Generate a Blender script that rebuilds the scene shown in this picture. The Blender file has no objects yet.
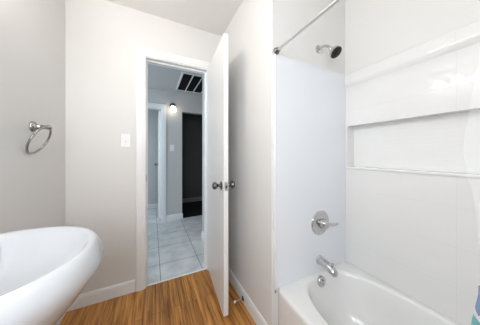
import bpy, bmesh, math, random
from mathutils import Vector, Matrix
C = bpy.context.scene
COL = C.collection
PI = math.pi

# ---------------------------------------------------------------- camera
F_PX, HORIZON = 178.55, 154.1
cd = bpy.data.cameras.new('camera')
cam = bpy.data.objects.new('camera', cd); COL.objects.link(cam)
cam.location = (0, 0, 1.186)
cam.rotation_euler = (PI/2, 0, math.radians(-26.12))
cd.sensor_fit = 'HORIZONTAL'; cd.sensor_width = 36
cd.lens = F_PX/480*36
cd.shift_y = -(162.5-HORIZON)/480
cd.clip_start = 0.02
C.camera = cam

# ---------------------------------------------------------------- light and exposure
C.view_settings.view_transform = 'Standard'
C.view_settings.look = 'None'
C.view_settings.gamma = 1
C.view_settings.exposure = 0.33
w = bpy.data.worlds.new('world'); C.world = w; w.use_nodes = True
w.node_tree.nodes['Background'].inputs[0].default_value = (.75, .85, 1, 1)
w.node_tree.nodes['Background'].inputs[1].default_value = .3

def area(name, loc, direction, sx, sy, power, color):
    l = bpy.data.lights.new(name, 'AREA'); l.shape = 'RECTANGLE'; l.size = sx; l.size_y = sy
    l.energy = power; l.color = color
    o = bpy.data.objects.new(name, l); COL.objects.link(o)
    o.location = loc; o.rotation_euler = Vector(direction).to_track_quat('-Z', 'Y').to_euler()
    return o
VANITY_EMIT = 64
SCONCE_EMIT = 5
area('left_fill_light', (-.56, -.21, 1.50), (1, .45, -.03), .5, 1.1, 8, (.90, .95, 1))  # unseen fill added on the left wall, keeps the gap behind the door dark
area('rear_fill_light', (-.30, -.62, 1.62), (0, 1, -.03), .40, .9, 10, (.90, .95, 1))  # unseen fill added behind the camera to even out the walls
area('hall_fill_light', (-1.54, 2.65, 1.4), (1, 0, -.35), 1.2, 1.6, 27, (.72, .87, 1))  # unseen cool fill added to brighten the hall
area('bedroom_daylight_fill', (-1.55, 3.95, 1.3), (1, 0, 0), .7, 1.5, 9, (.72, .87, 1))  # unseen daylight added to brighten the far room wall

# ---------------------------------------------------------------- helpers
def tag(o, label=None, cat=None, group=None, kind=None):
    if label: o['label'] = label
    if cat: o['category'] = cat
    if group: o['group'] = group
    if kind: o['kind'] = kind
    return o

def thing(name, loc, label, cat, group=None):
    o = bpy.data.objects.new(name, None); COL.objects.link(o)
    o.location = loc; o.empty_display_size = .05
    return tag(o, label, cat, group)

def obj(name, bm, mat, parent=None, smooth=False, bevel=0, seg=2, origin=None, angle=40):
    """link a bmesh given in world coordinates as one object"""
    bmesh.ops.remove_doubles(bm, verts=bm.verts, dist=1e-6)
    bmesh.ops.recalc_face_normals(bm, faces=bm.faces)
    if origin is None:
        if parent is not None: origin = Vector((0, 0, 0)); p = parent
        else: origin = Vector((0, 0, 0))
    base = Vector((0, 0, 0)); p = parent
    while p is not None:
        base += p.location; p = p.parent
    me = bpy.data.meshes.new(name)
    bm.transform(Matrix.Translation(-(base + Vector(origin))))
    bm.to_mesh(me); bm.free()
    me.materials.append(mat)
    if smooth:
        me.polygons.foreach_set('use_smooth', [True]*len(me.polygons))
        me.set_sharp_from_angle(angle=math.radians(angle))
    o = bpy.data.objects.new(name, me); COL.objects.link(o)
    o.parent = parent
    o.location = origin
    if bevel:
        m = o.modifiers.new('edge', 'BEVEL'); m.width = bevel; m.segments = seg; m.limit_method = 'ANGLE'
        m.angle_limit = math.radians(40)
        me.polygons.foreach_set('use_smooth', [True]*len(me.polygons))
        me.set_sharp_from_angle(angle=math.radians(50)) if False else None
        n = o.modifiers.new('normals', 'WEIGHTED_NORMAL'); n.keep_sharp = True
    return o

def struct(name, bm, mat, parent=None, **k):
    o = obj(name, bm, mat, parent, **k)
    if parent is None: o['kind'] = 'structure'
    return o

def box(bm, x0, x1, y0, y1, z0, z1, M=None):
    vs = [bm.verts.new((x, y, z)) for x in (x0, x1) for y in (y0, y1) for z in (z0, z1)]
    if M is not None:
        for v in vs: v.co = M @ v.co
    for f in ((0,1,3,2),(4,6,7,5),(0,4,5,1),(2,3,7,6),(0,2,6,4),(1,5,7,3)):
        bm.faces.new([vs[i] for i in f])
    return bm
def B(*a, M=None): return box(bmesh.new(), *a, M=M)

def loft(bm, loops, closed=True, cap0=False, cap1=False):
    rows = [[bm.verts.new(p) for p in L] for L in loops]
    n = len(rows[0])
    for a, b in zip(rows, rows[1:]):
        for i in range(n if closed else n-1):
            j = (i+1) % n
            bm.faces.new((a[i], a[j], b[j], b[i]))
    if cap0: bm.faces.new(rows[0])
    if cap1: bm.faces.new(rows[-1])
    return bm

def frame(d):
    d = Vector(d).normalized()
    up = Vector((0, 0, 1)) if abs(d.z) < .95 else Vector((0, 1, 0))
    x = d.cross(up).normalized(); y = x.cross(d).normalized()
    return x, y, d

def lathe(bm, base, axis, prof, n=32, sx=1, sy=1):
    """prof = [(radius, distance along axis)]"""
    x, y, d = frame(axis); base = Vector(base)
    loops = []
    for r, h in prof:
        r = max(r, 1e-4)
        loops.append([base + d*h + x*(r*sx*math.cos(2*PI*i/n)) + y*(r*sy*math.sin(2*PI*i/n)) for i in range(n)])
    return loft(bm, loops, True, True, True)

def tube(bm, pts, rad, n=16, closed=False):
    pts = [Vector(p) for p in pts]; loops = []; m = len(pts)
    rads = rad if isinstance(rad, (list, tuple)) else [rad]*m
    px = None
    for i, p in enumerate(pts):
        if closed: t = pts[(i+1) % m]-pts[i-1]
        else: t = pts[min(i+1, m-1)]-pts[max(i-1, 0)]
        t.normalize()
        if px is None: px = frame(t)[0]
        px = (px - t*px.dot(t)).normalized(); py = t.cross(px)
        loops.append([p + px*(rads[i]*math.cos(2*PI*k/n)) + py*(rads[i]*math.sin(2*PI*k/n)) for k in range(n)])
    if closed: loops.append(loops[0]); return loft(bm, loops)
    return loft(bm, loops, True, True, True)

def curve_pts(ctrl, n=24):
    """Catmull-Rom through control points"""
    P = [Vector(c) for c in ctrl]; P = [P[0]*2-P[1]] + P + [P[-1]*2-P[-2]]
    out = []
    for i in range(1, len(P)-2):
        for k in range(n):
            t = k/n; a, b, c, d = P[i-1:i+3]
            out.append(.5*((2*b)+(c-a)*t+(2*a-5*b+4*c-d)*t*t+(3*b-a-3*c+d)*t**3))
    out.append(P[-2]); return out

def sweep_profile(bm, path, prof, wall_normal):
    """path: mitred polyline in the wall plane (open); prof: [(outwards from the opening, proud of the wall)]"""
    path = [Vector(p) for p in path]; N = Vector(wall_normal); loops = []
    for i, p in enumerate(path):
        dirs = []
        if i > 0: dirs.append((path[i]-path[i-1]).normalized())
        if i < len(path)-1: dirs.append((path[i+1]-path[i]).normalized())
        sides = [d.cross(N) for d in dirs]
        if len(sides) == 2:
            m = (sides[0]+sides[1]); s = m/ (m.dot(sides[0]))
        else: s = sides[0]
        loops.append([p + s*a + N*b for a, b in prof])
    return loft(bm, loops, True, True, True)

# ---------------------------------------------------------------- materials
def nodes(name):
    m = bpy.data.materials.new(name); m.use_nodes = True
    nt = m.node_tree; return m, nt, nt.nodes['Principled BSDF']

def mat(name, color, rough=.5, metal=0, bump=None, coat=0, emit=None, spec=None, trans=0):
    m, nt, b = nodes(name)
    b.inputs['Base Color'].default_value = (*color, 1)
    b.inputs['Roughness'].default_value = rough
    b.inputs['Metallic'].default_value = metal
    if coat: b.inputs['Coat Weight'].default_value = coat; b.inputs['Coat Roughness'].default_value = .05
    if spec is not None: b.inputs['Specular IOR Level'].default_value = spec
    if trans: b.inputs['Transmission Weight'].default_value = trans
    if emit: b.inputs['Emission Color'].default_value = (*emit[0], 1); b.inputs['Emission Strength'].default_value = emit[1]
    if bump:
        scale, strength, dist = bump
        g = nt.nodes.new('ShaderNodeNewGeometry')
        n = nt.nodes.new('ShaderNodeTexNoise'); n.inputs['Scale'].default_value = scale; n.inputs['Detail'].default_value = 3
        bp = nt.nodes.new('ShaderNodeBump'); bp.inputs['Strength'].default_value = strength; bp.inputs['Distance'].default_value = dist
        nt.links.new(g.outputs['Position'], n.inputs['Vector'])
        nt.links.new(n.outputs['Fac'], bp.inputs['Height']); nt.links.new(bp.outputs['Normal'], b.inputs['Normal'])
    return m

def brick_mat(name, c1, c2, mortar, bw, rh, ms, axes, rough, offset=.5, origin=(0, 0), bump=.3, dist=.001, invert=True, noise=0, coat=0):
    m, nt, b = nodes(name); L = nt.links
    g = nt.nodes.new('ShaderNodeNewGeometry'); s = nt.nodes.new('ShaderNodeSeparateXYZ'); L.new(g.outputs['Position'], s.inputs[0])
    cb = nt.nodes.new('ShaderNodeCombineXYZ')
    for k in range(2):
        ad = nt.nodes.new('ShaderNodeMath'); ad.operation = 'SUBTRACT'; ad.inputs[1].default_value = origin[k]
        L.new(s.outputs[axes[k]], ad.inputs[0]); L.new(ad.outputs[0], cb.inputs[k])
    br = nt.nodes.new('ShaderNodeTexBrick'); L.new(cb.outputs[0], br.inputs['Vector'])
    br.offset = offset; br.squash = 1
    br.inputs['Scale'].default_value = 1; br.inputs['Brick Width'].default_value = bw; br.inputs['Row Height'].default_value = rh
    br.inputs['Mortar Size'].default_value = ms; br.inputs['Mortar Smooth'].default_value = .2
    br.inputs['Color1'].default_value = (*c1, 1); br.inputs['Color2'].default_value = (*c2, 1); br.inputs['Mortar'].default_value = (*mortar, 1)
    col = br.outputs['Color']
    if noise:
        n = nt.nodes.new('ShaderNodeTexNoise'); n.inputs['Scale'].default_value = 7; n.inputs['Detail'].default_value = 6; L.new(g.outputs['Position'], n.inputs['Vector'])
        r = nt.nodes.new('ShaderNodeMapRange'); r.inputs[1].default_value = .35; r.inputs[2].default_value = .65; r.inputs[3].default_value = 1-noise; r.inputs[4].default_value = 1
        L.new(n.outputs['Fac'], r.inputs[0])
        mx = nt.nodes.new('ShaderNodeMix'); mx.data_type = 'RGBA'; mx.blend_type = 'MULTIPLY'; mx.inputs[0].default_value = 1
        L.new(col, mx.inputs[6]); L.new(r.outputs[0], mx.inputs[7]); col = mx.outputs[2]
    L.new(col, b.inputs['Base Color']); b.inputs['Roughness'].default_value = rough
    if coat: b.inputs['Coat Weight'].default_value = coat
    bp = nt.nodes.new('ShaderNodeBump'); bp.inputs['Strength'].default_value = bump; bp.inputs['Distance'].default_value = dist; bp.invert = invert
    L.new(br.outputs['Fac'], bp.inputs['Height']); L.new(bp.outputs['Normal'], b.inputs['Normal'])
    return m

def wood_mat():
    m, nt, b = nodes('oak_laminate'); L = nt.links
    g = nt.nodes.new('ShaderNodeNewGeometry'); s = nt.nodes.new('ShaderNodeSeparateXYZ'); L.new(g.outputs['Position'], s.inputs[0])
    cb = nt.nodes.new('ShaderNodeCombineXYZ'); L.new(s.outputs[1], cb.inputs[0]); L.new(s.outputs[0], cb.inputs[1])
    br = nt.nodes.new('ShaderNodeTexBrick'); L.new(cb.outputs[0], br.inputs['Vector']); br.offset = .37
    br.inputs['Scale'].default_value = 1; br.inputs['Brick Width'].default_value = .9; br.inputs['Row Height'].default_value = .065
    br.inputs['Mortar Size'].default_value = .0012; br.inputs['Color1'].default_value = (0, 0, 0, 1); br.inputs['Color2'].default_value = (1, 1, 1, 1)
    br.inputs['Mortar'].default_value = (.3, .3, .3, 1)
    # stretched grain, offset per plank
    off = nt.nodes.new('ShaderNodeVectorMath'); off.operation = 'MULTIPLY_ADD'
    off.inputs[1].default_value = (3, 7, 5); L.new(br.outputs['Color'], off.inputs[0])
    mp = nt.nodes.new('ShaderNodeMapping'); mp.inputs['Scale'].default_value = (34, 1.8, 1); L.new(g.outputs['Position'], mp.inputs['Vector'])
    L.new(mp.outputs[0], off.inputs[2])
    n = nt.nodes.new('ShaderNodeTexNoise'); n.inputs['Scale'].default_value = 1.6; n.inputs['Detail'].default_value = 7; n.inputs['Roughness'].default_value = .62; n.inputs['Distortion'].default_value = .5
    L.new(off.outputs[0], n.inputs['Vector'])
    cr = nt.nodes.new('ShaderNodeValToRGB'); L.new(n.outputs['Fac'], cr.inputs[0])
    e = cr.color_ramp.elements
    e[0].position = .33; e[0].color = (.19, .068, .014, 1); e[1].position = .68; e[1].color = (.70, .35, .10, 1)
    k = e.new(.5); k.color = (.47, .20, .046, 1)
    mr = nt.nodes.new('ShaderNodeMapRange'); mr.inputs[3].default_value = .82; mr.inputs[4].default_value = 1.12
    L.new(br.outputs['Color'], mr.inputs[0])
    mx = nt.nodes.new('ShaderNodeMix'); mx.data_type = 'RGBA'; mx.blend_type = 'MULTIPLY'; mx.inputs[0].default_value = 1
    L.new(cr.outputs[0], mx.inputs[6]); L.new(mr.outputs[0], mx.inputs[7])
    mm = nt.nodes.new('ShaderNodeMix'); mm.data_type = 'RGBA'; mm.blend_type = 'MIX'
    L.new(br.outputs['Fac'], mm.inputs[0]); L.new(mx.outputs[2], mm.inputs[6]); mm.inputs[7].default_value = (.13, .05, .015, 1)
    L.new(mm.outputs[2], b.inputs['Base Color']); b.inputs['Roughness'].default_value = .38
    bp = nt.nodes.new('ShaderNodeBump'); bp.inputs['Strength'].default_value = .15; bp.inputs['Distance'].default_value = .001
    L.new(n.outputs['Fac'], bp.inputs['Height']); L.new(bp.outputs['Normal'], b.inputs['Normal'])
    return m

def vinyl_mat(name, color, alpha):
    m, nt, b = nodes(name); L = nt.links
    b.inputs['Base Color'].default_value = (*color, 1); b.inputs['Roughness'].default_value = .18
    t = nt.nodes.new('ShaderNodeBsdfTransparent'); mx = nt.nodes.new('ShaderNodeMixShader'); mx.inputs[0].default_value = alpha
    L.new(t.outputs[0], mx.inputs[1]); L.new(b.outputs[0], mx.inputs[2]); L.new(mx.outputs[0], nt.nodes['Material Output'].inputs[0])
    return m

M_WALL = mat('greige_wall_paint', (.765, .755, .738), .55, bump=(160, .12, .002))
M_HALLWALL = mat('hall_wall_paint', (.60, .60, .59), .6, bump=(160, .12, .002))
M_CEIL = mat('ceiling_paint', (.84, .825, .805), .8, bump=(90, .3, .004))
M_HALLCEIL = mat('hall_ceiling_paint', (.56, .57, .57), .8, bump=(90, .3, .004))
M_TRIM = mat('white_trim_paint', (.86, .86, .86), .35)
M_DOOR = mat('white_door_paint', (.84, .835, .825), .4)
M_WOOD = wood_mat()
M_TILE = brick_mat('pale_floor_tile', (.70, .70, .69), (.66, .665, .66), (.24, .25, .26), .395, .395, .004, (0, 1), .35, 0, (.07, 2.10), .4, .002, True, .22)
M_SHEET = mat('blue_cast_acrylic', (.80, .825, .86), .2, coat=.3)  # bluish light cast put into the end panel colour
M_ACRYL = mat('white_acrylic', (.83, .822, .81), .16, coat=.3)
M_PANEL = brick_mat('white_wall_tile', (.80, .795, .785), (.80, .795, .785), (.765, .76, .75), .62, .2, .0018, (1, 2), .045, 0, (.322, 1.52), .35, .0012, True)
M_NICHE = brick_mat('white_small_tile', (.85, .85, .84), (.845, .845, .835), (.82, .82, .81), .15, .025, .0012, (1, 2), .2, .5, (0, 0), .4, .001, True)
M_PORC = mat('white_porcelain', (.69, .705, .73), .1, coat=.4)
M_CHROME = mat('polished_chrome', (.58, .58, .59), .08, 1)
M_NICKEL = mat('dark_polished_nickel', (.20, .195, .19), .14, 1)
M_BRUSH = mat('brushed_steel', (.62, .62, .62), .28, 1)
M_ROD = mat('satin_rod', (.80, .80, .80), .3, 1)
M_RING = mat('grey_polished_metal', (.36, .355, .35), .12, 1)
M_BLACK = mat('black_rubber_face', (.008, .008, .009), .5, spec=.25)
M_GREYRUB = mat('grey_nozzle', (.16, .165, .17), .45)
M_PLATE = mat('white_plastic', (.85, .85, .84), .3)
M_SLOT = mat('dark_slot', (.05, .05, .05), .6)
M_RUBBER = mat('white_rubber', (.8, .8, .78), .6)
M_DARKWALL = mat('charcoal_wall', (.10, .102, .11), .7)  # near-black tone for the closet back wall
M_DIMTRIM = mat('dimmed_trim', (.26, .26, .27), .5)  # dimness of the unlit closet put into the baseboard colour
M_DARKFLOOR = mat('black_closet_floor', (.008, .008, .01), .95, bump=(300, .4, .004))  # almost black base colour with a fine bump
M_FILTER = mat('dark_filter', (.012, .012, .013), .9)
M_CAULK = mat('grey_caulk', (.30, .30, .31), .7)
M_GLOW = mat('lit_frosted_glass', (.9, .88, .84), .4, emit=((1, .94, .87), VANITY_EMIT))
M_GLOW2 = mat('lit_sconce_glass', (.9, .88, .84), .4, emit=((1, .89, .74), SCONCE_EMIT))
M_VINYL = vinyl_mat('clear_vinyl', (.9, .92, .93), .11)
M_BLUE = vinyl_mat('blue_print', (.15, .21, .34), .85)
M_TEAL = vinyl_mat('teal_print', (.08, .30, .30), .8)
M_GREY = vinyl_mat('grey_print', (.45, .50, .55), .8)
M_PANE = mat('frosted_pane', (.8, .85, .9), .5)

# ---------------------------------------------------------------- the room
XL, XR, YD, YF, XT = -.59, .66, 1.79, .90, 1.353
YH = 1.91                       # hall face of the door wall
YR = -.64                       # wall behind the camera
ZC, ZH = 2.44, 2.31
OX0, OX1, OZ = -.05, .505, 2.045

struct('floor', B(XL-.12, XT+.2, YR-.12, YD+.02, -.05, 0), M_WOOD)
struct('ceiling', B(XL-.12, XT+.2, YR-.12, YH, ZC, ZC+.06), M_CEIL)
bm = bmesh.new()
box(bm, XL, OX0-.02, YD, YH, 0, ZC); box(bm, OX1+.02, XR, YD, YH, 0, ZC); box(bm, OX0-.02, OX1+.02, YD, YH, OZ+.02, ZC)
struct('wall_back', bm, M_WALL)
o = struct('wall_right', B(XR, XT+.2, YF, YH, 0, ZC), M_WALL, bevel=.006)
bm = bmesh.new()
box(bm, XT+.09, XT+.2, YR, YF, 0, ZC); box(bm, XT+.012, XT+.09, YR, YF, 1.80, ZC)
struct('wall_outer', bm, M_WALL)
WY0, WY1, WZ0, WZ1 = -.48, .06, .92, 2.08
WX0, WX1 = -.56, -.10
bm = bmesh.new()
box(bm, XL-.12, WX0, YR-.12, YR, 0, ZC); box(bm, WX1, XT+.2, YR-.12, YR, 0, ZC)
box(bm, WX0, WX1, YR-.12, YR, 0, WZ0); box(bm, WX0, WX1, YR-.12, YR, WZ1, ZC)
struct('wall_rear', bm, M_WALL)
bm = bmesh.new()
for a in ((WX0, WX0+.03, WZ0, WZ1), (WX1-.03, WX1, WZ0, WZ1), (WX0, WX1, WZ0, WZ0+.03), (WX0, WX1, WZ1-.03, WZ1), (WX0, WX1, 1.485, 1.515)):
    box(bm, a[0], a[1], YR-.06, YR-.03, a[2], a[3])
wn = struct('added_window_2', bm, M_TRIM)  # guessed window added for the rear fill light
obj('pane', B(WX0, WX1, YR-.09, YR-.08, WZ0, WZ1), M_PANE, wn)
bm = bmesh.new()
box(bm, XL-.12, XL, YR, WY0, 0, ZC); box(bm, XL-.12, XL, WY1, YH, 0, ZC)
box(bm, XL-.12, XL, WY0, WY1, 0, WZ0); box(bm, XL-.12, XL, WY0, WY1, WZ1, ZC)
struct('wall_left', bm, M_WALL)
bm = bmesh.new()
for a in ((WY0, WY0+.03, WZ0, WZ1), (WY1-.03, WY1, WZ0, WZ1), (WY0, WY1, WZ0, WZ0+.03), (WY0, WY1, WZ1-.03, WZ1), (WY0, WY1, 1.485, 1.515)):
    box(bm, XL-.06, XL-.03, a[0], a[1], a[2], a[3])
wn = struct('added_window_1', bm, M_TRIM)  # guessed window added for the left fill light
obj('pane', B(XL-.09, XL-.08, WY0, WY1, WZ0, WZ1), M_PANE, wn)

# baseboards (profiled)
BP = [(0, 0), (0, .012), (-.072, .012), (-.088, .0095), (-.098, .006), (-.1, 0)]
def baseboard(name, path, n, paint=None):   # path on the floor line, height grows upwards
    prof = [(0, 0), (.076, 0)]
    bm = bmesh.new()
    P = [Vector(p) for p in path]
    sec = [(0, 0), (.012, 0), (.012, .078), (.009, .092), (.004, .1), (0, .1)]
    loops = []
    for i, p in enumerate(P):
        ns = n if isinstance(n, list) else [n]*(len(P)-1)
        a = Vector(ns[max(i-1, 0)]); b = Vector(ns[min(i, len(P)-2)])
        m = a if (a-b).length < 1e-6 else a+b
        loops.append([p + m*d + Vector((0, 0, h)) for d, h in sec])
    loft(bm, loops, True, True, True)
    return struct(name, bm, paint or M_TRIM, smooth=True, angle=25)
baseboard('baseboard_left', [(XL, YR, 0), (XL, YD, 0)], (1, 0, 0))
baseboard('baseboard_back', [(XL+.012, YD, 0), (OX0-.083, YD, 0)], (0, -1, 0))
baseboard('baseboard_right', [(XR, YD-.001, 0), (XR, YF, 0), (XR+.027, YF, 0)], [(-1, 0, 0), (0, -1, 0)])

# door lining and casing
bm = bmesh.new()
box(bm, OX0-.02, OX0, YD-.002, YH+.002, 0, OZ); box(bm, OX1, OX1+.02, YD-.002, YH+.002, 0, OZ); box(bm, OX0-.02, OX1+.02, YD-.002, YH+.002, OZ, OZ+.02)
box(bm, OX0, OX0+.011, YD+.045, YD+.08, 0, OZ); box(bm, OX1-.011, OX1, YD+.045, YD+.08, 0, OZ); box(bm, OX0+.011, OX1-.011, YD+.045, YD+.08, OZ-.011, OZ)
struct('trim_1', bm, M_TRIM)
CP = [(0, 0), (0, .010), (.006, .013), (.016, .013), (.022, .016), (.064, .017), (.072, .014), (.074, .009), (.074, 0)]
g = .006
struct('trim_2', sweep_profile(bmesh.new(), [(OX0-g, YD, 0), (OX0-g, YD, OZ+g), (OX1+g, YD, OZ+g), (OX1+g, YD, 0)][::-1], [(a, b) for a, b in CP], (0, -1, 0)), M_TRIM, smooth=True, angle=20)
struct('trim_3', sweep_profile(bmesh.new(), [(OX0-g, YH, 0), (OX0-g, YH, OZ+g), (OX1+g, YH, OZ+g), (OX1+g, YH, 0)], CP, (0, 1, 0)), M_TRIM, smooth=True, angle=20)
struct('trim_4', B(OX0, OX1, YD+.012, YD+.030, 0, .005), M_TRIM, bevel=.002)   # threshold strip
pl = tag(obj('strike_plate', B(OX0, OX0+.002, YD+.012, YD+.036, .935, .995), M_NICKEL), 'small grey metal strike plate on the door jamb near the white switch', 'strike plate')

# the open door
DH = Vector((.500, 1.768, 0)); DN = Vector((.453, 1.186, 0))
dd = (DN-DH); DL = dd.length; dd.normalize(); dn = Vector((-dd.y, dd.x, 0))
if dn.x < 0: dn = -dn
MD = Matrix(((dd.x, dn.x, 0, DH.x), (dd.y, dn.y, 0, DH.y), (0, 0, 1, 0), (0, 0, 0, 1)))
DT = .035
door = struct('door_1', B(0, DL, 0, DT, .034, 2.045, M=MD), M_DOOR, bevel=.0015)
def dloc(a, b, z): return MD @ Vector((a, b, z))
kp = [(.031, 0), (.031, .004), (.027, .008), (.013, .010), (.011, .014), (.0105, .026), (.013, .031), (.021, .036), (.0265, .044), (.0275, .052), (.0255, .060), (.018, .066), (.008, .0685), (0, .069)]
for side in (-1, 1):
    base = dloc(DL-.06, 0 if side < 0 else DT, .955)
    kb = lathe(bmesh.new(), base, dn*side, kp, 32)
    obj('door_knob', kb, M_NICKEL, door, smooth=True)
lp = obj('latch_plate', B(DL, DL+.0015, .006, DT-.006, .925, .985, M=MD), M_BRUSH, door)
obj('latch_bolt', B(DL+.0015, DL+.010, .011, DT-.011, .947, .963, M=MD), M_NICKEL, door, bevel=.002)
for z in (.25, 1.05, 1.80):
    hb = bmesh.new(); lathe(hb, dloc(-.004, DT+.004, z-.045), (0, 0, 1), [(0, -.003), (.004, -.002), (.0055, 0), (.0055, .09), (.004, .092), (0, .093)], 12)
    obj('hinge', hb, M_BRUSH, door, smooth=True)

# ---------------------------------------------------------------- the hall beyond
HX = .635; HY1 = 2.51; YW = 3.42
struct('floor_hall', B(-1.6, 1.9, YD+.02, YW+.02, -.05, 0), M_TILE)
struct('floor_bedroom', B(-1.6, .26, YW+.02, 4.36, -.05, 0), M_TILE)
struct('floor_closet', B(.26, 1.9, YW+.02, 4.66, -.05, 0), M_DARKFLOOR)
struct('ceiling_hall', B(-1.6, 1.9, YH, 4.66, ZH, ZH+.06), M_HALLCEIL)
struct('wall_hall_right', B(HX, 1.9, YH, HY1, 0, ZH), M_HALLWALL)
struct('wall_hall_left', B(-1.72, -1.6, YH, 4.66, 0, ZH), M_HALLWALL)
for name, ya, yb in (('added_window_3', 2.05, 3.25), ('added_window_4', 3.6, 4.3)):
    bm = bmesh.new()
    for a in ((ya, ya+.04, .55, 2.2), (yb-.04, yb, .55, 2.2), (ya, yb, .55, .59), (ya, yb, 2.16, 2.2), (ya, yb, 1.36, 1.39)):
        box(bm, -1.6, -1.58, *a)
    wn = struct(name, bm, M_TRIM)  # unseen frames added behind the hall and bedroom fill lights
    obj('pane', B(-1.599, -1.592, ya+.04, yb-.04, .59, 2.16), M_PANE, wn)
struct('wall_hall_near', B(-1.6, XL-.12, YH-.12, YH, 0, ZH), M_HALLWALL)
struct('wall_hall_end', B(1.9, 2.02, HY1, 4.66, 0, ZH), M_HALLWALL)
AX0, AX1, AZ = -.62, .14, 1.985         # bedroom opening
BX0, BX1, BZ = .49, 1.35, 1.965         # dark opening
bm = bmesh.new()
box(bm, -1.6, AX0-.02, YW, YW+.12, 0, ZH); box(bm, AX0-.02, AX1+.02, YW, YW+.12, AZ+.02, ZH)
box(bm, AX1+.02, BX0, YW, YW+.12, 0, ZH); box(bm, BX0, BX1, YW, YW+.12, BZ, ZH); box(bm, BX1, 1.9, YW, YW+.12, 0, ZH)
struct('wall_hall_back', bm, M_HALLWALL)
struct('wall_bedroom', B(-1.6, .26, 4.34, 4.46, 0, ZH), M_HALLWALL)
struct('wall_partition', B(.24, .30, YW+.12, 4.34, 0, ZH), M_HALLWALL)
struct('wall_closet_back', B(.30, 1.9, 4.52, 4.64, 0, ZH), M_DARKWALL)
bm = bmesh.new(); box(bm, AX0-.02, AX0, YW-.002, YW+.122, 0, AZ); box(bm, AX1, AX1+.02, YW-.002, YW+.122, 0, AZ); box(bm, AX0-.02, AX1+.02, YW-.002, YW+.122, AZ, AZ+.02)
struct('trim_5', bm, M_TRIM)
struct('trim_6', sweep_profile(bmesh.new(), [(AX0-g, YW, 0), (AX0-g, YW, AZ+g), (AX1+g, YW, AZ+g), (AX1+g, YW, 0)][::-1], CP, (0, -1, 0)), M_TRIM, smooth=True, angle=20)
baseboard('baseboard_hall_back', [(AX1+.083, YW, 0), (BX0, YW, 0), (BX0, YW+.11, 0)], [(0, -1, 0), (1, 0, 0)])
baseboard('baseboard_hall_right', [(HX, YH, 0), (HX, HY1, 0)], (-1, 0, 0))
baseboard('baseboard_bedroom', [(-1.6, 4.34, 0), (.24, 4.34, 0)], (0, -1, 0))
baseboard('baseboard_closet', [(.30, 4.52, 0), (1.9, 4.52, 0)], (0, -1, 0), M_DIMTRIM)
d2 = struct('door_2', B(AX1-.036, AX1-.001, YW+.125, YW+.84, .012, AZ-.01), M_DOOR, bevel=.0015)
obj('door_knob', lathe(bmesh.new(), (AX1-.036, YW+.775, .965), (-1, 0, 0), kp, 24), M_NICKEL, d2, smooth=True)

# hall sconce
SX, SZ = .325, 2.03
s = thing('wall_sconce', (SX, YW, SZ), 'lit wall sconce with frosted glass shade on the hall wall between two doorways', 'wall lamp')
obj('back_plate', lathe(bmesh.new(), (SX, YW, SZ+.025), (0, -1, 0), [(.05, 0), (.05, .010), (.044, .018), (0, .020)], 32), M_NICKEL, s, smooth=True)
obj('arm', tube(bmesh.new(), curve_pts([(SX, YW-.015, SZ+.025), (SX, YW-.06, SZ+.045), (SX, YW-.10, SZ+.04), (SX, YW-.105, SZ+.01)], 8), .008, 12), M_NICKEL, s, smooth=True)
obj('socket_cap', lathe(bmesh.new(), (SX, YW-.105, SZ+.03), (0, 0, -1), [(0, 0), (.028, .002), (.04, .015), (.042, .04), (0, .041)], 32), M_NICKEL, s, smooth=True)
obj('lamp_shade', lathe(bmesh.new(), (SX, YW-.105, SZ-.012), (0, 0, -1), [(.034, 0), (.040, .02), (.045, .055), (.048, .085), (.044, .086), (.0, .07)], 32), M_GLOW2, s, smooth=True)

def plate(name, cx, y, cz, label, toggle=True):
    t = thing(name, (cx, y, cz), label, 'light switch')
    bm = bmesh.new(); box(bm, cx-.036, cx+.036, y-.006, y, cz-.058, cz+.058)
    obj('cover_plate', bm, M_PLATE, t, bevel=.003)
    obj('toggle', B(cx-.005, cx+.005, -.016, .002, -.011, .011, M=None) if False else box(bmesh.new(), -.005, .005, -.016, .0, -.005, .005, M=Matrix.Translation((cx, y-.006, cz-.004)) @ Matrix.Rotation(.5, 4, 'X')), M_PLATE, t, bevel=.001)
    for dz in (-.030, .030):
        obj('screw', lathe(bmesh.new(), (cx, y-.006, cz+dz), (0, -1, 0), [(.0035, 0), (.003, .001), (0, .0012)], 12), M_BRUSH, t)
    bm = bmesh.new(); box(bm, cx-.0075, cx+.0075, y-.0066, y-.0058, cz-.014, cz+.014)
    obj('slot', bm, M_SLOT, t) if False else obj('toggle_frame', bm, M_PLATE, t)
    return t
plate('light_switch', -.203, YD, 1.30, 'white toggle light switch on the bathroom wall beside the door casing')
plate('light_switch', .318, YW, 1.295, 'small light switch on the grey hall wall below the lit sconce')

# return air grille in the hall ceiling
VX0, VX1, VY0, VY1 = .362, .812, 2.53, 3.26
v = thing('air_return_grille', (.587, 2.89, ZH), 'white framed air return grille with dark slots in the hall ceiling', 'vent')
bm = bmesh.new(); fw = .024; z0, z1 = ZH-.014, ZH
box(bm, VX0, VX0+fw, VY0, VY1, z0, z1); box(bm, VX1-fw, VX1, VY0, VY1, z0, z1); box(bm, VX0+fw, VX1-fw, VY0, VY0+fw, z0, z1); box(bm, VX0+fw, VX1-fw, VY1-fw, VY1, z0, z1)
obj('frame', bm, M_TRIM, v)
obj('filter', B(VX0+fw, VX1-fw, VY0+fw, VY1-fw, ZH-.003, ZH-.001), M_FILTER, v)
pw = (VX1-VX0-2*fw)/3
for k in (1, 2):
    x = VX0+fw+pw*k; obj('divider', B(x-.008, x+.008, VY0+fw, VY1-fw, z0, ZH-.003), M_TRIM, v)
sl = bmesh.new()
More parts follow.
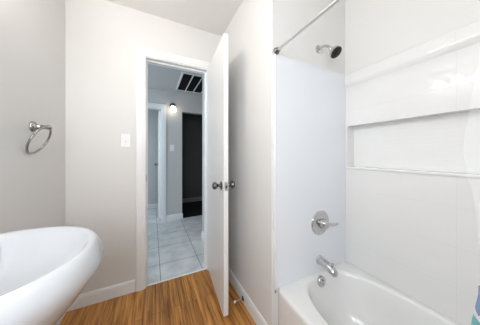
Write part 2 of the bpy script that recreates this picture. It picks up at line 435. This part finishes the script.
for k in range(3):
    xa = VX0+fw+pw*k+(.008 if k else 0); xb = VX0+fw+pw*(k+1)-(.008 if k < 2 else 0)
    for j in range(24):
        y = VY0+fw+.012+j*(VY1-VY0-2*fw-.024)/23
        box(sl, xa, xb, -.006, .006, -.0006, .0006, M=Matrix.Translation((0, y, ZH-.009)) @ Matrix.Rotation(.9, 4, 'X'))
obj('slats', sl, mat('dark_grey_slat', (.045, .045, .047), .6), v)

# ---------------------------------------------------------------- tub and surround
TX0, TX1, TY0, TY1, TZ = .69, XT+.02, YR+.01, YF-.002, .354
N = 128
def rect_loop(x0, x1, y0, y1, z, cx, cy, rr=.0):
    out = []
    for i in range(N):
        a = 2*PI*i/N + PI/N
        c, s_ = math.cos(a), math.sin(a)
        # map angle so that corners are hit: normalise by half sizes
        m = max(abs(c), abs(s_)); u, v_ = c/m, s_/m
        out.append(((x0+x1)/2+u*(x1-x0)/2, (y0+y1)/2+v_*(y1-y0)/2, z))
    return out
def se_loop(cx, cy, a, b, n, z):
    out = []
    for i in range(N):
        t = 2*PI*i/N + PI/N
        c, s_ = math.cos(t), math.sin(t)
        k = (abs(c)**n+abs(s_)**n)**(-1/n)
        out.append((cx+a*c*k, cy+b*s_*k, z))
    return out
tub = thing('bathtub', ((TX0+TX1)/2, (TY0+TY1)/2, 0), 'white alcove bathtub with a plain apron under the white tiled shower surround', 'bathtub')
bx, by, ba, bb = 1.042, .125, .292, .740
def R(i, z): return rect_loop(TX0+i, TX1-i*.2, TY0+i*.2, TY1-i*.2, z, 0, 0)
loops = [R(.012, 0), R(.012, .03), R(.006, .05), R(0, .10), R(0, .325), R(.001, .34), R(.005, .349), R(.012, TZ), R(.02, TZ+.0005)]
for sa, sb, n, z, dy in ((1.0, 1.0, 3.6, TZ, 0), (.985, .995, 3.5, .3525, 0), (.965, .988, 3.4, .346, 0), (.950, .982, 3.3, .332, 0), (.93, .97, 3.2, .28, 0), (.905, .95, 3.1, .2, .005), (.875, .92, 3.0, .13, .01), (.83, .88, 2.9, .085, .015), (.74, .82, 2.8, .058, .02), (.55, .65, 2.6, .048, .03), (.25, .3, 2.3, .046, .04), (.02, .02, 2, .045, .05)):
    loops.append(se_loop(bx, by+dy, ba*sa, bb*sb, n, z))
obj('tub_body', loft(bmesh.new(), loops, True, True, True), M_ACRYL, tub, smooth=True, angle=50)
oc = Vector((1.030, .846, .322)); od = Vector((0, -1, .16))
ov = obj('overflow_plate', lathe(bmesh.new(), oc, od, [(.034, -.012), (.034, .006), (.031, .010), (.022, .011), (.020, .013), (0, .014)], 32), M_CHROME, tub, smooth=True)
obj('screw', lathe(bmesh.new(), oc+Vector((0, -.014, .002))+Vector((0, 0, .012)), od, [(.005, 0), (.004, .003), (0, .0035)], 12), M_NICKEL, ov)
obj('screw', lathe(bmesh.new(), oc+Vector((0, -.014, .002))-Vector((0, 0, .012)), od, [(.005, 0), (.004, .003), (0, .0035)], 12), M_NICKEL, ov)
obj('drain', lathe(bmesh.new(), (1.03, .60, .047), (0, 0, 1), [(.035, 0), (.033, .003), (.022, .003), (.018, .009), (0, .010)], 32), M_CHROME, tub, smooth=True)

ZS, ZL = 1.802, 1.700
NY0, NY1, NZ0, NZ1, ND = -.46, .872, 1.08, 1.40, .078
sur = thing('surround_panel', (1.0, YF-.006, TZ), 'smooth white shower panel behind the shower valve and the tub spout', 'shower panel')
obj('panel_sheet', B(.672, XT-.0005, YF-.012, YF-.0005, TZ+.0012, ZS), M_SHEET, sur)
obj('edge_bead', lathe(bmesh.new(), (.677, YF-.011, TZ+.0012), (0, 0, 1), [(.006, 0), (.006, ZS-TZ-.002), (0, ZS-TZ-.001)], 16), M_ACRYL, sur, smooth=True)
obj('caulk_bead', B(.680, .6895, YF-.006, YF-.002, TZ-.028, TZ-.004), M_CAULK, sur)
sur = thing('tiled_surround', (XT+.04, .15, TZ), 'white tiled shower wall with a long recessed shelf above the bathtub', 'tiled wall')
bm = bmesh.new()
y0, y1 = YR+.001, YF-.0005
box(bm, XT, XT+.088, y0, y1, TZ+.0012, NZ0); box(bm, XT, XT+.088, y0, y1, NZ1, ZL+.02)
box(bm, XT, XT+.088, y0, NY0, NZ0, NZ1); box(bm, XT, XT+.088, NY1, y1, NZ0, NZ1)
obj('tiled_panel', bm, M_PANEL, sur)
obj('niche_back', B(XT+ND, XT+.089, NY0, NY1, NZ0, NZ1), M_NICHE, sur)
obj('niche_sill', B(XT-.008, XT+ND, NY0-.012, NY1+.012, NZ0-.006, NZ0+.010), M_ACRYL, sur, bevel=.004)
pr = [(.010, ZL), (0, ZL), (-.003, ZL+.005), (-.008, ZL+.014), (-.012, ZL+.027), (-.0135, ZL+.038), (-.0135, ZS-.010), (-.011, ZS-.003), (-.006, ZS), (.010, ZS)]
obj('top_ledge', loft(bmesh.new(), [[(XT+a, y, b) for a, b in pr] for y in (y0, YF-.0125)], True, True, True), M_PANEL, sur, smooth=True, angle=50)

# valve
vx, vz, vy = 1.068, .70, YF-.0125
va = thing('shower_valve', (vx, vy, vz), 'round chrome shower valve with lever handle above the tub spout', 'valve')
obj('escutcheon', lathe(bmesh.new(), (vx, vy, vz), (0, -1, 0), [(.086, 0), (.086, .003), (.082, .007), (.07, .010), (.045, .013), (.034, .014), (.032, .010), (0, .010)], 48), M_CHROME, va, smooth=True, angle=30)
hn = obj('handle_hub', lathe(bmesh.new(), (vx, vy-.008, vz), (0, -1, 0), [(.030, 0), (.030, .018), (.027, .024), (.026, .045), (.022, .052), (0, .054)], 32), M_CHROME, va, smooth=True, angle=30)
lv = curve_pts([(vx+.005, vy-.046, vz), (vx+.04, vy-.05, vz-.005), (vx+.075, vy-.053, vz-.009), (vx+.112, vy-.056, vz-.008)], 8)
obj('lever', tube(bmesh.new(), lv, [.0135-.0055*i/(len(lv)-1) for i in range(len(lv))], 16), M_CHROME, va, smooth=True)
for dz in (-.058, .058):
    obj('screw', lathe(bmesh.new(), (vx, vy-.0105, vz+dz), (0, -1, 0), [(.006, 0), (.005, .003), (0, .0035)], 12), M_CHROME, va, smooth=True)

# spout
sx, sz = 1.061, .441
sp = thing('tub_spout', (sx, vy, sz), 'chrome tub spout sticking out of the panel above the overflow plate', 'spout')
bm = bmesh.new(); loops = []
for d_, r1, r2, dz in ((0, .030, .030, 0), (.004, .0315, .0315, 0), (.012, .030, .030, 0), (.03, .0275, .027, -.001), (.07, .0275, .0265, -.009), (.10, .027, .026, -.019), (.120, .0245, .0235, -.027), (.130, .017, .017, -.030), (.133, .006, .006, -.032)):
    loops.append([(sx+r1*math.cos(2*PI*i/32), vy-d_, sz+dz+r2*math.sin(2*PI*i/32)) for i in range(32)])
loft(bm, loops, True, True, True)
obj('spout_body', bm, M_CHROME, sp, smooth=True)
obj('outlet', lathe(bmesh.new(), (sx, vy-.108, sz-.03), (0, 0, -1), [(.017, 0), (.017, .012), (.012, .013), (.011, .006), (0, .006)], 24), M_CHROME, sp, smooth=True)
obj('diverter_knob', lathe(bmesh.new(), (sx, vy-.104, sz+.007), (0, 0, 1), [(.004, 0), (.004, .012), (.008, .014), (.008, .020), (0, .021)], 20), M_CHROME, sp, smooth=True)

# shower head
hx, hz, hy = 1.066, 1.935, YF
sh = thing('showerhead', (hx, hy, hz), 'chrome shower head with a black face on a bent wall arm', 'shower head')
obj('wall_flange', lathe(bmesh.new(), (hx, hy, hz), (0, -1, 0), [(.029, 0), (.029, .003), (.024, .008), (.014, .012), (0, .0125)], 32), M_CHROME, sh, smooth=True)
pts = curve_pts([(hx, hy-.005, hz), (hx, hy-.05, hz-.003), (hx-.001, hy-.080, hz-.022), (hx-.002, hy-.100, hz-.050)], 8)
obj('arm', tube(bmesh.new(), pts, .0085, 16), M_CHROME, sh, smooth=True)
ax = Vector((.05, -.66, -.75)).normalized(); b0 = Vector(pts[-1])
hd = obj('head', lathe(bmesh.new(), b0-ax*.006, ax, [(.010, 0), (.014, .004), (.014, .014), (.012, .018), (.018, .026), (.034, .040), (.040, .052), (.040, .060), (.037, .062), (0, .0621)], 40), M_CHROME, sh, smooth=True)
fp = b0+ax*.0562
fc = obj('spray_face', lathe(bmesh.new(), fp, ax, [(.0365, 0), (.036, .003), (.014, .0035), (.012, .005), (0, .0055)], 40), M_BLACK, hd, smooth=True)
bm = bmesh.new(); fx, fy, _ = frame(ax)
for rr, cnt in ((.022, 10), (.030, 16)):
    for i in range(cnt):
        t = 2*PI*i/cnt
        lathe(bm, fp+fx*rr*math.cos(t)+fy*rr*math.sin(t)+ax*.003, ax, [(.0016, 0), (.0012, .0022), (0, .0023)], 8)
obj('nozzles', bm, M_GREYRUB, fc)

# curtain rod
rx, rz = .683, 1.818
rod = thing('shower_curtain_rod', (rx, .13, rz), 'straight chrome shower curtain rod above the front edge of the bathtub', 'curtain rod')
obj('tube', tube(bmesh.new(), [(rx, YF-.02, rz), (rx, YR+.01, rz)], .0085, 20), M_ROD, rod, smooth=True)
obj('end_flange', lathe(bmesh.new(), (rx, YF-.013, rz), (0, -1, 0), [(.021, 0), (.021, .005), (.016, .010), (.0125, .025), (0, .026)], 24), M_NICKEL, rod, smooth=True)
obj('end_flange', lathe(bmesh.new(), (rx, YR+.001, rz), (0, 1, 0), [(.021, 0), (.021, .005), (.016, .010), (.0125, .025), (0, .026)], 24), M_NICKEL, rod, smooth=True)

# curtain (bunched at the camera's end of the rod)
random.seed(4)
cu = thing('shower_curtain', (rx, -.1, .3), 'clear vinyl shower curtain with blue and teal printed shapes hanging from the rod', 'shower curtain')
EDGE = [(1.80, .100), (1.55, .112), (1.34, .128), (1.20, .144), (1.05, .122), (.95, .118), (.86, .120), (.79, .130), (.6, .14), (.30, .145)]
def edge_y(z):
    for (za, ya), (zb, yb) in zip(EDGE, EDGE[1:]):
        if zb <= z <= za: return ya+(yb-ya)*(za-z)/(za-zb)
    return EDGE[0][1] if z > 1.8 else EDGE[-1][1]
CT, CB = 1.785, .30
def curtain(u, z, off=0):       # u 0..1 along the rod from the free edge
    amp = .010+.010*(CT-z)/(CT-CB)
    lean = -.028*max(0, (CT-z)/(CT-CB))
    ph = 2*PI*7.5*u
    return Vector((rx+lean+amp*math.sin(ph+.6+.8*z)+off, edge_y(z)+(-.60-edge_y(z))*u+.010*math.sin(2*ph+1.3*z), z))
loops = []
for j in range(61):
    z = CT+(CB-CT)*j/60
    loops.append([curtain(i/150, z) for i in range(151)])
obj('sheet', loft(bmesh.new(), loops, False), M_VINYL, cu, smooth=True, angle=180)
def motif(u0, u1, z0, z1, m, sk=.0):
    bm = bmesh.new(); L = []
    for j in range(9):
        t = j/8; z = z0+(z1-z0)*t
        w = 1 if .25 < t else .55+.45*t/.25
        L.append([curtain(u0+(u1-u0)*(.5+(k/8-.5)*w), z+sk*(k/8-.5), -.0012) for k in range(9)])
    loft(bm, L, False); return obj('printed_shape', bm, m, cu, smooth=True, angle=180)
motif(.000, .045, .825, .895, M_BLUE, .03)
motif(.000, .022, .752, .800, M_TEAL, -.02)
motif(.055, .095, .77, .83, M_GREY, .03)
pal = [M_BLUE, M_TEAL, M_GREY]
for k in range(24):
    u = .02+.115*(k % 8)+random.uniform(0, .03); z = .36+.13*(k//8)+random.uniform(-.02, .02)
    motif(u, u+random.uniform(.035, .06), z, z+random.uniform(.05, .08), pal[k % 3], random.choice((-.02, .02, .03)))
for k in range(9):
    y = curtain(.02+k*.12, CT).y
    bm = bmesh.new(); tube(bm, [(rx+.021*math.cos(t), y, rz-.008+.027*math.sin(t)) for t in [2*PI*i/20 for i in range(20)]], .0018, 8, True)
    obj('ring', bm, M_BRUSH, cu, smooth=True)

# ---------------------------------------------------------------- sink
SY, SCX = .755, -.45
def dloop(a, b, xb, z, n=2.0, cx=SCX):
    P = []
    for k in range(49):
        t = PI/2-PI*k/48; c, s_ = math.cos(t), math.sin(t)
        q = (abs(c)**n+abs(s_)**n)**(-1/n)
        P.append((cx+a*c*q, SY+(b-.006)*s_*q, z-.012))
    for k in range(1, 7): P.append((cx+(xb-cx)*k/6*.96, SY-(b-.006)*(1-.0022*k*k), z-.012))
    for k in range(0, 13): P.append((xb, SY-b*.9+2*b*.9*k/12, z-.012))
    for k in range(6, 0, -1): P.append((cx+(xb-cx)*k/6*.96, SY+(b-.006)*(1-.0022*k*k), z-.012))
    return P
sk = thing('pedestal_sink', (-.46, SY, 0), 'white porcelain pedestal sink on the grey wall below the towel ring', 'sink')
W = XL+.002
prof = [(.10, .10, W+.03, .60), (.130, .13, W+.02, .622), (.172, .172, W+.01, .665), (.207, .203, W+.004, .710), (.244, .236, W, .755), (.275, .263, W, .80), (.293, .280, W, .835), (.290, .278, W, .862), (.283, .272, W, .882), (.273, .263, W, .896), (.264, .255, W+.006, .901),
        (.256, .247, W+.07, .900), (.248, .239, W+.085, .893), (.240, .231, W+.092, .878), (.227, .218, W+.10, .855), (.203, .198, W+.108, .825), (.165, .165, W+.118, .795), (.11, .115, W+.13, .777), (.05, .05, W+.14, .771), (.02, .02, W+.12, .770)]
obj('basin', loft(bmesh.new(), [dloop(a, b, xb, z, 2.15) for a, b, xb, z in prof], True, True, True), M_PORC, sk, smooth=True, angle=70)
obj('pedestal', lathe(bmesh.new(), (-.46, SY, 0), (0, 0, 1), [(.135, 0), (.135, .02), (.12, .04), (.095, .12), (.085, .35), (.095, .54), (.122, .612), (.0, .613)], 40), M_PORC, sk, smooth=True)
obj('drain', lathe(bmesh.new(), (-.45, SY, .7585), (0, 0, 1), [(.022, 0), (.021, .003), (.014, .002), (0, .002)], 24), M_CHROME, sk, smooth=True)

# towel ring
ty, tz = 1.375, 1.336
tr = thing('towel_ring', (XL, ty, tz), 'grey metal towel ring hanging empty on the wall above the white sink', 'towel ring')
obj('mount', lathe(bmesh.new(), (XL, ty, tz), (1, 0, 0), [(.029, 0), (.029, .006), (.026, .012), (.017, .016), (.012, .022), (.0105, .056), (.0125, .060), (.0125, .074), (.010, .079), (0, .081)], 32), M_RING, tr, smooth=True)
rc = Vector((-.5505, 1.349, 1.2625)); hdir = Vector((0, 1, 0)); dn_ = Vector((-.4067, 0, -.9135))
obj('ring', tube(bmesh.new(), [rc+hdir*(.08*math.cos(t))+dn_*(.08*math.sin(t)) for t in [2*PI*i/64 for i in range(64)]], .0052, 12, True), M_RING, tr, smooth=True)

# vanity light over the sink (outside the frame, reflected by the tiles)
vl = thing('vanity_light', (XL, .75, 2.03), 'three lamp vanity light on the left wall above the sink', 'wall lamp')
obj('back_plate', B(XL, XL+.022, .53, .97, 2.02, 2.12), M_BRUSH, vl, bevel=.005)
for y in (.59, .75, .91):
    obj('arm', tube(bmesh.new(), curve_pts([(XL+.02, y, 2.08), (XL+.07, y, 2.095), (XL+.10, y, 2.085)], 8), .007, 12), M_BRUSH, vl, smooth=True)
    obj('lamp_shade', lathe(bmesh.new(), (XL+.105, y, 2.085), (0, 0, -1), [(.020, 0), (.030, .008), (.035, .025), (.035, .068), (.030, .070), (0, .070)], 28), M_GLOW, vl, smooth=True)
    obj('light_block_cap', lathe(bmesh.new(), (XL+.105, y, 2.0145), (0, 0, -1), [(.038, 0), (.038, .010), (.03, .014), (0, .014)], 28), M_BRUSH, vl, smooth=True)  # opaque cap added to hold lamp light off the sink

# door stop on the baseboard
ds = thing('door_stop', (XR-.012, 1.265, .036), 'chrome door stop with a white tip on the baseboard behind the open door', 'door stop')
obj('base', lathe(bmesh.new(), (XR-.012, 1.265, .036), (-1, 0, 0), [(.018, 0), (.017, .004), (.010, .008), (.006, .012), (0, .0125)], 20), M_NICKEL, ds, smooth=True)
obj('rod', tube(bmesh.new(), [(XR-.018, 1.265, .036), (XR-.082, 1.265, .036)], .005, 12), M_CHROME, ds, smooth=True)
obj('rubber_tip', lathe(bmesh.new(), (XR-.078, 1.265, .036), (-1, 0, 0), [(.007, 0), (.009, .003), (.009, .010), (.006, .014), (0, .015)], 16), M_RUBBER, ds, smooth=True)
